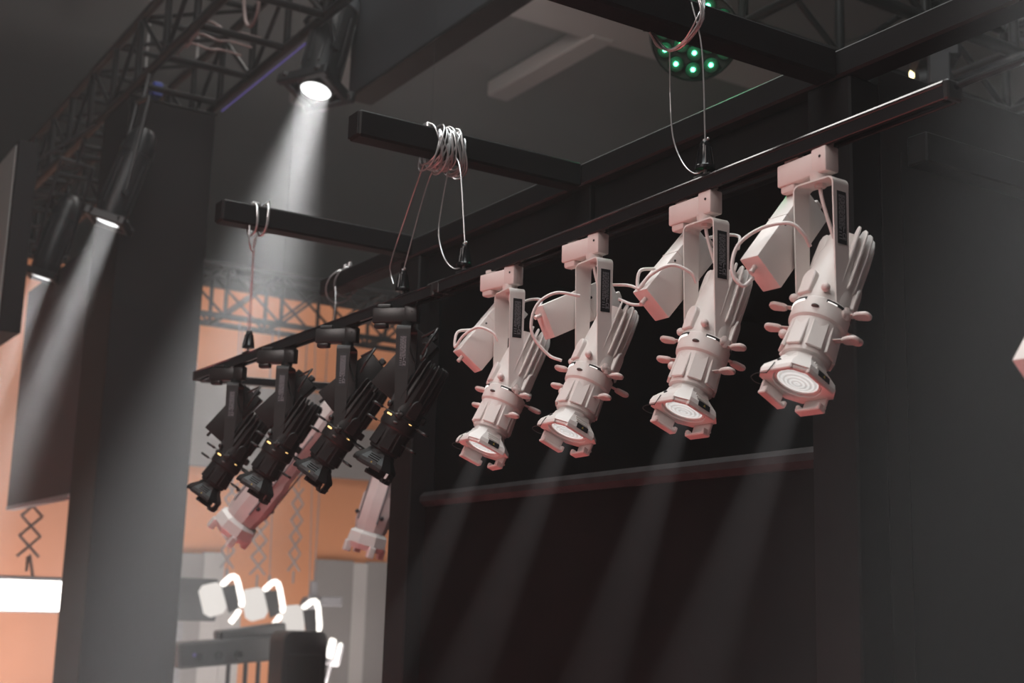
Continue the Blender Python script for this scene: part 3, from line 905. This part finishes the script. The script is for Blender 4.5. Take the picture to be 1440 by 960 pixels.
MB().cyl((-0.6, 0, 0.57), (-0.6, 0.71, 1.24), 0.012).build('hanger_rod', M['truss'], t)
t = thing('hanging_board', 'large slate board hanging at the top beside the bright stage spotlight', 'board', (-5.4, 3.28, 5.4))
MB().box((0, 0, 0), (3.1, 0.15, 1.65), bev=0.004).build('board_panel', M['topboard'], t)
MB().box((0, 0.0, -0.835), (3.1, 0.16, 0.025), bev=0.003).build('board_edge', M['truss'], t)

# ================================================================== STAGE SPOTLIGHTS (black) with beams
def stage_spot(label, lens, direction, s, top, power, cone, band='stagespot', col=(1, 1, 1)):
    """lens: centre of the lens; direction: where the beam goes; s: lens radius; top: point of the truss it hangs from"""
    d = Vector(direction).normalized()
    q = d.to_track_quat('-Z', 'Y')
    t = thing('stage_spotlight', label, 'stage spotlight', lens, q.to_euler(), 'black stage spotlights')
    k = s / 0.1
    mb = MB()
    mb.lathe([(0.098 * k, -0.004 * k), (0.112 * k, -0.006 * k), (0.118 * k, 0.03 * k), (0.128 * k, 0.10 * k), (0.136 * k, 0.26 * k), (0.136 * k, 0.48 * k), (0.128 * k, 0.68 * k), (0.11 * k, 0.80 * k), (0.07 * k, 0.85 * k), (0.0, 0.855 * k)], n=28)
    mb.build('lamp_body', M['stagespot'], t, 40)
    mb = MB()
    for a in range(0, 360, 30):
        c_, s_ = math.cos(R(a)), math.sin(R(a))
        mb.box((0.134 * k * c_, 0.134 * k * s_, 0.34 * k), (0.012 * k, 0.016 * k, 0.40 * k), rot=Euler((0, 0, R(a))), bev=0.002)
    mb.build('cooling_rib', M['stagespot'], t)
    MB().lathe([(0.124 * k, 0.62 * k), (0.140 * k, 0.62 * k), (0.136 * k, 0.70 * k), (0.120 * k, 0.70 * k)], n=28).build('rear_band', M[band], t, 40)
    # square filter frame round the front
    mb = MB()
    f = 0.142 * k
    for sx, sy, w_, h_ in ((1, 0, 0.05, 0.30), (-1, 0, 0.05, 0.30), (0, 1, 0.38, 0.05), (0, -1, 0.38, 0.05)):
        mb.box((sx * f, sy * f, 0.02 * k), (w_ * k, h_ * k, 0.07 * k), bev=0.008 * k)
    for sx in (1, -1):
        for sy in (1, -1):
            mb.box((sx * 0.125 * k, sy * 0.125 * k, 0.03 * k), (0.09 * k, 0.09 * k, 0.03 * k), rot=Euler((0, 0, R(45))), bev=0.004 * k)
    mb.build('filter_frame', M['stagespot'], t)
    MB().lathe([(0.0, 0.0), (0.05 * k, 0.0015 * k), (0.098 * k, 0.006 * k)], n=32).build('lens', M['stagelens'], t, 60)
    # yoke arms and hanging clamp
    inv = q.inverted()
    up_ = inv @ (Vector(top) - Vector(lens))
    side = Vector((1, 0, 0))
    piv = Vector((0, 0, 0.26 * k))
    ax = (up_ - piv).cross(Vector((0, 0, 1)))
    ax = ax.normalized() if ax.length > 0.05 else side
    for sg in (1, -1):
        mb = MB()
        a = piv + ax * sg * 0.155 * k
        b = up_.lerp(piv, 0.25) + ax * sg * 0.155 * k
        mb.cyl(a, b, 0.016 * k, n=8)
        mb.cyl(piv + ax * sg * 0.12 * k, piv + ax * sg * 0.175 * k, 0.028 * k, n=12)
        mb.build('yoke_arm', M['stagespot'], t, 40)
    b = up_.lerp(piv, 0.25)
    MB().cyl(b - ax * 0.165 * k, b + ax * 0.165 * k, 0.02 * k, n=8).cyl(b, up_, 0.022 * k, n=8).build('hanging_clamp', M['stagespot'], t, 40)
    bd = bpy.data.lights.new('beam', 'AREA')
    bd.shape = 'DISK'
    bd.size = 0.18 * k
    bd.energy = power
    bd.spread = R(cone)
    bd.color = col
    bo = bpy.data.objects.new('beam', bd)
    COL.objects.link(bo)
    bo.parent = t
    bo.location = (0, 0, 0.02 * k)
    return t
def toward(p, left=0.27, cam_=0.22):
    p = Vector(p)
    c = Vector((-p.x, -p.y, 0)).normalized()
    l = Vector((c.y, -c.x, 0))      # to the left in the picture
    if l.dot(Vector((0, -1, 0))) < 0:
        l = -l
    return l * left + c * cam_ + Vector((0, 0, -1))
p = (-6.86, 2.955, 4.52)
stage_spot('large black stage spotlight shining white at top, hung before the slate board', p, toward(p, 0.185, 0.23), 0.093, (-6.95, 2.945, 5.16), 280, 26, 'bandgrey')
p = (-8.30, 2.22, 3.925)
stage_spot('black stage spotlight shining down in front of the column', p, toward(p, 0.29, -0.06), 0.077, (-8.16, 2.37, 4.95), 100, 13)
p = (-10.05, 2.24, 3.915)
stage_spot('black stage spotlight farthest left, in front of the grey board', p, toward(p, 0.26, -0.06), 0.077, (-9.66, 2.37, 4.95), 85, 13)
p = (-0.78, 1.28, 2.55)
stage_spot('black stage spotlight above the right edge whose beam falls on the side panel', p, Vector((-0.20, 0.0, -1)), 0.09, (-0.76, 1.30, 3.4), 36, 42)

# ================================================================== GREEN LED PAR
c0 = Vector((-3.35, 2.84, 3.56))
dcam = (Vector((0, 0, 1.6)) - c0).normalized()
dpar = (dcam + Vector((0.10, 0.10, -0.28))).normalized()
t = thing('led_par_light', 'round black par light with glowing green diodes behind the near bar', 'par light', c0, dpar.to_track_quat('-Z', 'Y').to_euler())
RP = 0.148
MB().lathe([(RP, -0.012), (RP + 0.006, -0.012), (RP + 0.008, 0.05), (RP - 0.01, 0.12), (RP - 0.05, 0.19), (0.0, 0.20)], n=36).build('par_body', M['parbody'], t, 40)
MB().lathe([(0.0, -0.002), (RP, -0.002)], n=36).build('front_plate', M['parface'], t)
cup = MB().lathe([(0.016, -0.002), (0.0265, -0.011), (0.0285, -0.011), (0.0285, -0.002)], n=16).mesh('led_cup', M['greenring'], 40)
die = MB().sph((0, 0, -0.006), 0.0078, n=10).mesh('led', M['green'], 60)
lit_ = {(1, 0), (1, 1), (1, 2), (1, 3), (1, 4), (1, 5), (0, 0), (0, 1), (0, 2), (0, 3), (0, 4), (0, 5)}
for ring, n_, rr, a0 in ((1, 11, 0.113, 8), (0, 6, 0.055, 30)):
    for k in range(n_):
        a = R(a0 + 360 * k / n_)
        cu_ = link('led_cup', cup, t)
        cu_.location = (rr * math.cos(a), rr * math.sin(a), 0)
        link('led', die, cu_)
MB().cyl((-0.165, 0, 0.06), (-0.165, 0.30, 0.10), 0.012).cyl((0.165, 0, 0.06), (0.165, 0.30, 0.10), 0.012).cyl((-0.17, 0.30, 0.10), (0.17, 0.30, 0.10), 0.012).build('yoke', M['parbody'], t)
d = bpy.data.lights.new('green_glow', 'SPOT')
d.energy = 14
d.color = (0.05, 1.0, 0.35)
d.spot_size = R(70)
d.shadow_soft_size = 0.08
o = bpy.data.objects.new('green_glow', d)
COL.objects.link(o)
o.parent = t
o.location = (0, 0, -0.03)
# arm that carries the par from the ceiling side truss
o = rod((-3.55, 2.70, 3.80), (-3.72, 3.25, 4.16), 0.018, 10).build('hanging_arm', M['truss'], t, 60)
o.matrix_parent_inverse = Matrix.LocRotScale(c0, dpar.to_track_quat('-Z', 'Y'), None).inverted()

# ================================================================== MOVING HEAD at upper right
c0 = Vector((-3.74, 4.55, 4.03))
t = thing('moving_head_light', 'dark moving head light with small warm lens below the right truss', 'moving light', c0, (0, 0, R(-40)))
MB().box((0, 0, 0.05), (0.19, 0.20, 0.13), bev=0.02).build('base', M['darkgrey'], t)
for s in (-1, 1):
    MB().box((s * 0.085, 0, -0.06), (0.03, 0.10, 0.16), bev=0.01).build('yoke_arm', M['darkgrey'], t)
MB().cyl((0, 0.06, -0.07), (0, -0.08, -0.09), 0.062, 0.055, n=20).build('head', M['darkgrey'], t, 40)
MB().box((0.02, -0.08, 0.12), (0.05, 0.03, 0.03), bev=0.004).build('status_light', M['blueled'], t)
MB().box((0.09, -0.05, 0.085), (0.05, 0.06, 0.02), bev=0.004).build('status_light', M['cyanled'], t)
MB().sph((-0.105, -0.085, -0.01), 0.018, s=(0.7, 0.7, 1.3)).build('lens', M['warmled'], t, 60)
MB().cyl((0, 0, 0.11), (0, 0, 0.19), 0.02).build('hanging_clamp', M['darkgrey'], t)

# ================================================================== PINKISH PROFILE LAMPS behind the black ones
def profile_lamp(label, tail, nose, r):
    tail, nose = Vector(tail), Vector(nose)
    d = nose - tail
    L = d.length
    t = thing('profile_lamp', label, 'profile lamp', tail, d.to_track_quat('-Z', 'Y').to_euler(), 'pale profile lamps behind the black spotlights')
    mb = MB()
    mb.lathe([(0, 0.02), (r * 0.6, 0.02), (r * 0.85, -0.02), (r * 0.9, -L * 0.55), (r, -L * 0.6), (r, -L * 0.9), (r * 0.9, -L)], n=10)
    mb.build('lamp_body', M['pink'], t, 25)
    mb = MB()
    for k in range(5):
        a = R(72 * k)
        mb.cyl((r * 1.02 * math.cos(a), r * 1.02 * math.sin(a), -L * 0.1), (r * 1.02 * math.cos(a), r * 1.02 * math.sin(a), -L * 0.9), r * 0.05, n=6)
    mb.build('guide_rail', M['midgrey'], t, 60)
    mb = MB()
    mb.lathe([(r * 0.9, -L), (r * 1.15, -L - 0.015), (r * 1.2, -L - 0.06), (r * 0.95, -L - 0.085), (r * 0.9, -L - 0.05)], n=8)
    mb.build('front_frame', M['white'], t, 25)
    for k in range(4):
        a = R(45 + 90 * k)
        MB().box((r * 1.05 * math.cos(a), r * 1.05 * math.sin(a), -L - 0.085), (0.03, 0.03, 0.05), rot=Euler((0, 0, a)), bev=0.004).build('front_tab', M['white'], t)
        MB().sph((r * 1.12 * math.cos(a), r * 1.12 * math.sin(a), -L * 0.82), 0.01, n=8).build('knob', M['darkgrey'], t, 60)
    MB().box((0, 0, 0.05), (r * 0.8, r * 0.8, 0.09), bev=0.01).build('lamp_cap', M['white'], t)
    # hanging stem up to its rail
    inv = d.to_track_quat('-Z', 'Y').inverted()
    upv = inv @ Vector((0, 0, 1))
    MB().cyl(Vector((0, 0, -L * 0.25)), Vector((0, 0, -L * 0.25)) + upv * (2.55 - (tail.z + 0.25 * d.z)), 0.012, n=8).build('stem', M['white'], t, 60)
    return t
profile_lamp('pale profile lamp with white front, seen between the black spotlights', (-5.47, 2.47, 2.40), (-5.74, 2.24, 1.97), 0.085)
profile_lamp('pale profile lamp half hidden by the left booth post', (-5.36, 2.80, 2.30), (-5.44, 2.73, 1.93), 0.078)
t = thing('lamp_rail', 'short black rail behind the track, holding the two pale profile lamps', 'rail', (-5.495, 2.48, 2.562), (0, 0, -math.atan2(0.33, 1.0)))
MB().box((0, 0, 0), (0.04, 1.06, 0.035), bev=0.003).build('rail_bar', M['track'], t)
for y in (-0.2, 0.45):
    MB().cyl((0, y, 0.0), (0, y, 5.44), 0.0006, n=5).build('hanging_wire', M['black_cable'], t, 60)

# ================================================================== FAR LEFT: LED PANEL, PANTOGRAPHS, LIGHT STAND
def pantograph(label, top, n, w, h, rod_=0.5):
    t = thing('pantograph_hanger', label, 'pantograph', top, (0, 0, 0), 'scissor hangers before the orange wall')
    for k in range(n):
        for s in (1, -1):
            a = Vector((0.01 * s, -s * w / 2, -k * h))
            b = Vector((0.01 * s, s * w / 2, -(k + 1) * h))
            MB().cyl(a, b, 0.011, n=6).build('bar', M['panto'], t, 60)
    MB().cyl((0, 0, 0), (0, 0, rod_), 0.007, n=6).build('top_rod', M['panto'], t, 60)
    MB().cyl((0, 0, -n * h), (0, 0, -n * h - 0.12), 0.012, n=6).build('bottom_rod', M['panto'], t, 60)
    return t
pantograph('scissor hanger above the long bright panel at far left', (-11.6, 2.70, 2.42), 3, 0.17, 0.165)
t = thing('softbox_light', 'long bright white light panel at the left edge', 'light panel', (-11.5, 2.55, 1.61))
MB().box((0, 0, 0), (0.10, 0.98, 0.24), bev=0.02).build('diffuser', M['ledpanel'], t)
MB().box((-0.06, 0, 0), (0.05, 1.02, 0.27), bev=0.01).build('back_shell', M['midgrey'], t)
MB().box((0.01, 0, 0.145), (0.12, 1.02, 0.02), bev=0.004).build('top_rail', M['midgrey'], t)
MB().cyl((0, 0.18, 0.15), (-0.08, 0.16, 0.33), 0.012, n=6).build('hanger_rod', M['panto'], t)
X2 = -12.6
for label, y, z, n, w in (('scissor hanger above the leftmost of the three bright studio lamps', 4.80, 2.75, 5, 0.13),
                          ('scissor hanger above the middle bright studio lamp', 5.12, 2.70, 5, 0.15),
                          ('scissor hanger above the rightmost of the three bright studio lamps', 5.50, 2.75, 5, 0.12)):
    pantograph(label, (X2, y, z), n, w, 0.165, 4.29 - z)

def studio_lamp(label, loc, rx):
    """lit from its front at the left; glowing flaps stand round the dark side plate that faces the booth"""
    t = thing('studio_lamp', label, 'studio lamp', loc, (R(rx), 0, 0), 'bright studio lamps at lower left')
    tr = Matrix(((0, 0, 1, 0), (1, 0, 0, 0), (0, 1, 0, 0), (0, 0, 0, 1)))
    MB().prism([(-0.08, 0.11), (0.05, 0.125), (0.085, -0.09), (-0.01, -0.13)], 0.03, 0.05, tr, bev=0.004).build('side_plate', M['darkgrey'], t)
    MB().prism([(-0.27, 0.12), (-0.06, 0.16), (0.0, -0.12), (-0.20, -0.17)], -0.12, 0.028, tr, bev=0.045).build('diffuser', M['ledsoft'], t)
    MB().tube([(0.0, -0.06, 0.125), (0.0, 0.02, 0.195), (0.0, 0.075, 0.185), (0.0, 0.105, 0.08), (0.0, 0.13, -0.03), (0.0, 0.115, -0.075)], 0.028, n=8, smooth=2).build('glowing_flap', M['ledhead'], t, 60)
    MB().tube([(0.0, 0.105, -0.105), (0.0, 0.07, -0.16), (0.0, 0.02, -0.215)], 0.028, n=8, smooth=2).build('glowing_flap', M['ledhead'], t, 60)
    top_ = Matrix.Rotation(-R(rx), 3, 'X') @ Vector((-0.2, 0, 4.29 - loc[2]))
    MB().cyl((-0.03, 0, 0.10), (-0.03, 0, 0.26), 0.014, n=8).cyl((-0.03, 0, 0.25), top_, 0.005, n=6).build('hanging_stem', M['midgrey'], t)
    return t
studio_lamp('bright studio lamp leftmost of three above the black lamp bar', (-12.0, 4.61, 1.635), 4)
studio_lamp('bright studio lamp in the middle of three above the black lamp bar', (-12.0, 5.02, 1.60), 2)
studio_lamp('bright studio lamp rightmost of three, beside a dark lamp head', (-12.0, 5.41, 1.44), -4)
t = thing('dark_lamp_head', 'dark unlit lamp head on a bracket behind the rightmost bright lamp', 'lamp', (-12.6, 5.75, 1.62), (0, 0, 0))
MB().cyl((0, 0.02, -0.05), (0, -0.13, -0.02), 0.13, 0.08, n=14).build('lamp_body', M['midgrey'], t, 40)
MB().box((0, 0.16, 0.02), (0.06, 0.26, 0.10), bev=0.01).build('bracket', M['midgrey'], t)
MB().box((0, -0.02, 0.13), (0.05, 0.07, 0.18), bev=0.01).cyl((0, -0.02, 0.2), (0, -0.02, 2.66), 0.006, n=6).build('hanging_clamp', M['midgrey'], t)

# black lamp bar on legs
t = thing('lamp_bar', 'black lamp bar on thin legs below the bright studio lamps', 'light bar', (-11.6, 4.60, 1.19))
MB().box((0, 0, 0), (0.22, 1.20, 0.22), rot=Euler((R(5.0), 0, 0)), bev=0.02).build('bar_body', M['darkgrey'], t)
MB().box((-0.05, 0.10, 0.155), (0.2, 0.62, 0.10), rot=Euler((R(8.0), 0, 0)), bev=0.015).build('upper_unit', M['darkgrey'], t)
for y in (-0.42, -0.24, -0.06):
    MB().cyl((0.112, y, -0.03 + y * 0.07), (0.135, y, -0.03 + y * 0.07), 0.035, n=12).build('projector_lens', M['gripper'], t, 40)
for y in (-0.10, 0.06, 0.18, 0.34):
    MB().cyl((0, y, -0.05), (0, y * 1.02, -1.19), 0.022, n=8).build('leg', M['darkgrey'], t, 60)
for y in (-0.22, 0.02):
    MB().cyl((0, y, 0.08), (0, y, 0.15), 0.012, n=8).build('stud', M['darkgrey'], t, 60)
for y in (-0.46, -0.25):
    MB().sph((0.115, y, -0.04), 0.016, n=8).build('indicator', M['purple'], t, 60)
# black case standing in front
t = thing('speaker_case', 'tall black round-topped case in front of the lamp bar', 'speaker case', (-10.9, 4.84, 0))
poly = [(-0.20, 0), (0.20, 0), (0.20, 1.32)] + [(0.14 + 0.06 * math.cos(R(a)), 1.32 + 0.06 * math.sin(R(a))) for a in range(0, 91, 15)] + [(-0.12 + 0.08 * math.cos(R(a)), 1.30 + 0.08 * math.sin(R(a))) for a in range(90, 181, 15)]
MB().prism(poly, -0.15, 0.15, Matrix(((0, 0, 1, 0), (1, 0, 0, 0), (0, 1, 0, 0), (0, 0, 0, 1))), bev=0.008).build('case_body', M['darkgrey'], t)
MB().box((0.155, 0, 0.64), (0.012, 0.30, 1.1), bev=0.004).build('front_grille', M['black_plastic'], t)
t = thing('small_floodlight', 'small lit floodlight with two bright strips right of the black case', 'floodlight', (-11.6, 5.46, 1.18), (R(-14), 0, R(10)))
MB().box((0, 0.06, 0), (0.14, 0.12, 0.22), bev=0.02).build('lamp_body', M['midgrey'], t)
MB().box((0.06, -0.03, 0.03), (0.04, 0.07, 0.18), bev=0.012).build('light_strip', M['ledhead'], t)
MB().box((0.08, 0.05, 0.0), (0.03, 0.03, 0.20), bev=0.008).build('light_strip', M['ledhead'], t)
MB().cyl((0, 0.05, -0.1), (0, 0.05, -1.18), 0.015, n=8).build('stand', M['midgrey'], t, 60)
# dark screen at the left behind
t = thing('dark_screen', 'dark screen half hidden by the column at lower left', 'screen', (-13.3, 4.62, 1.62))
MB().box((0, 0, 0), (0.06, 0.72, 0.42), bev=0.01).build('screen_panel', M['darkgrey'], t)
MB().box((-0.03, 0, -0.92), (0.05, 0.08, 1.4), bev=0.004).build('stand', M['midgrey'], t)

# ================================================================== HAZE
hz = MB().box((-13, 6.5, 3.9), (27.5, 27, 8.4)).build('haze', M['hole'], smooth=None)
vm = bpy.data.materials.new('stage_haze')
vm.use_nodes = True
nt = vm.node_tree
for n in list(nt.nodes):
    if n.type == 'BSDF_PRINCIPLED':
        nt.nodes.remove(n)
vs = nt.nodes.new('ShaderNodeVolumeScatter')
vs.inputs['Color'].default_value = (1, 1, 1, 1)
vs.inputs['Density'].default_value = 0.0050
vs.inputs['Anisotropy'].default_value = 0.1
nt.links.new(vs.outputs[0], nt.nodes['Material Output'].inputs['Volume'])
hz.data.materials.clear()
hz.data.materials.append(vm)
hz['kind'] = 'stuff'
hz['label'] = 'thin stage haze filling the hall, showing the light beams'
hz['category'] = 'haze'
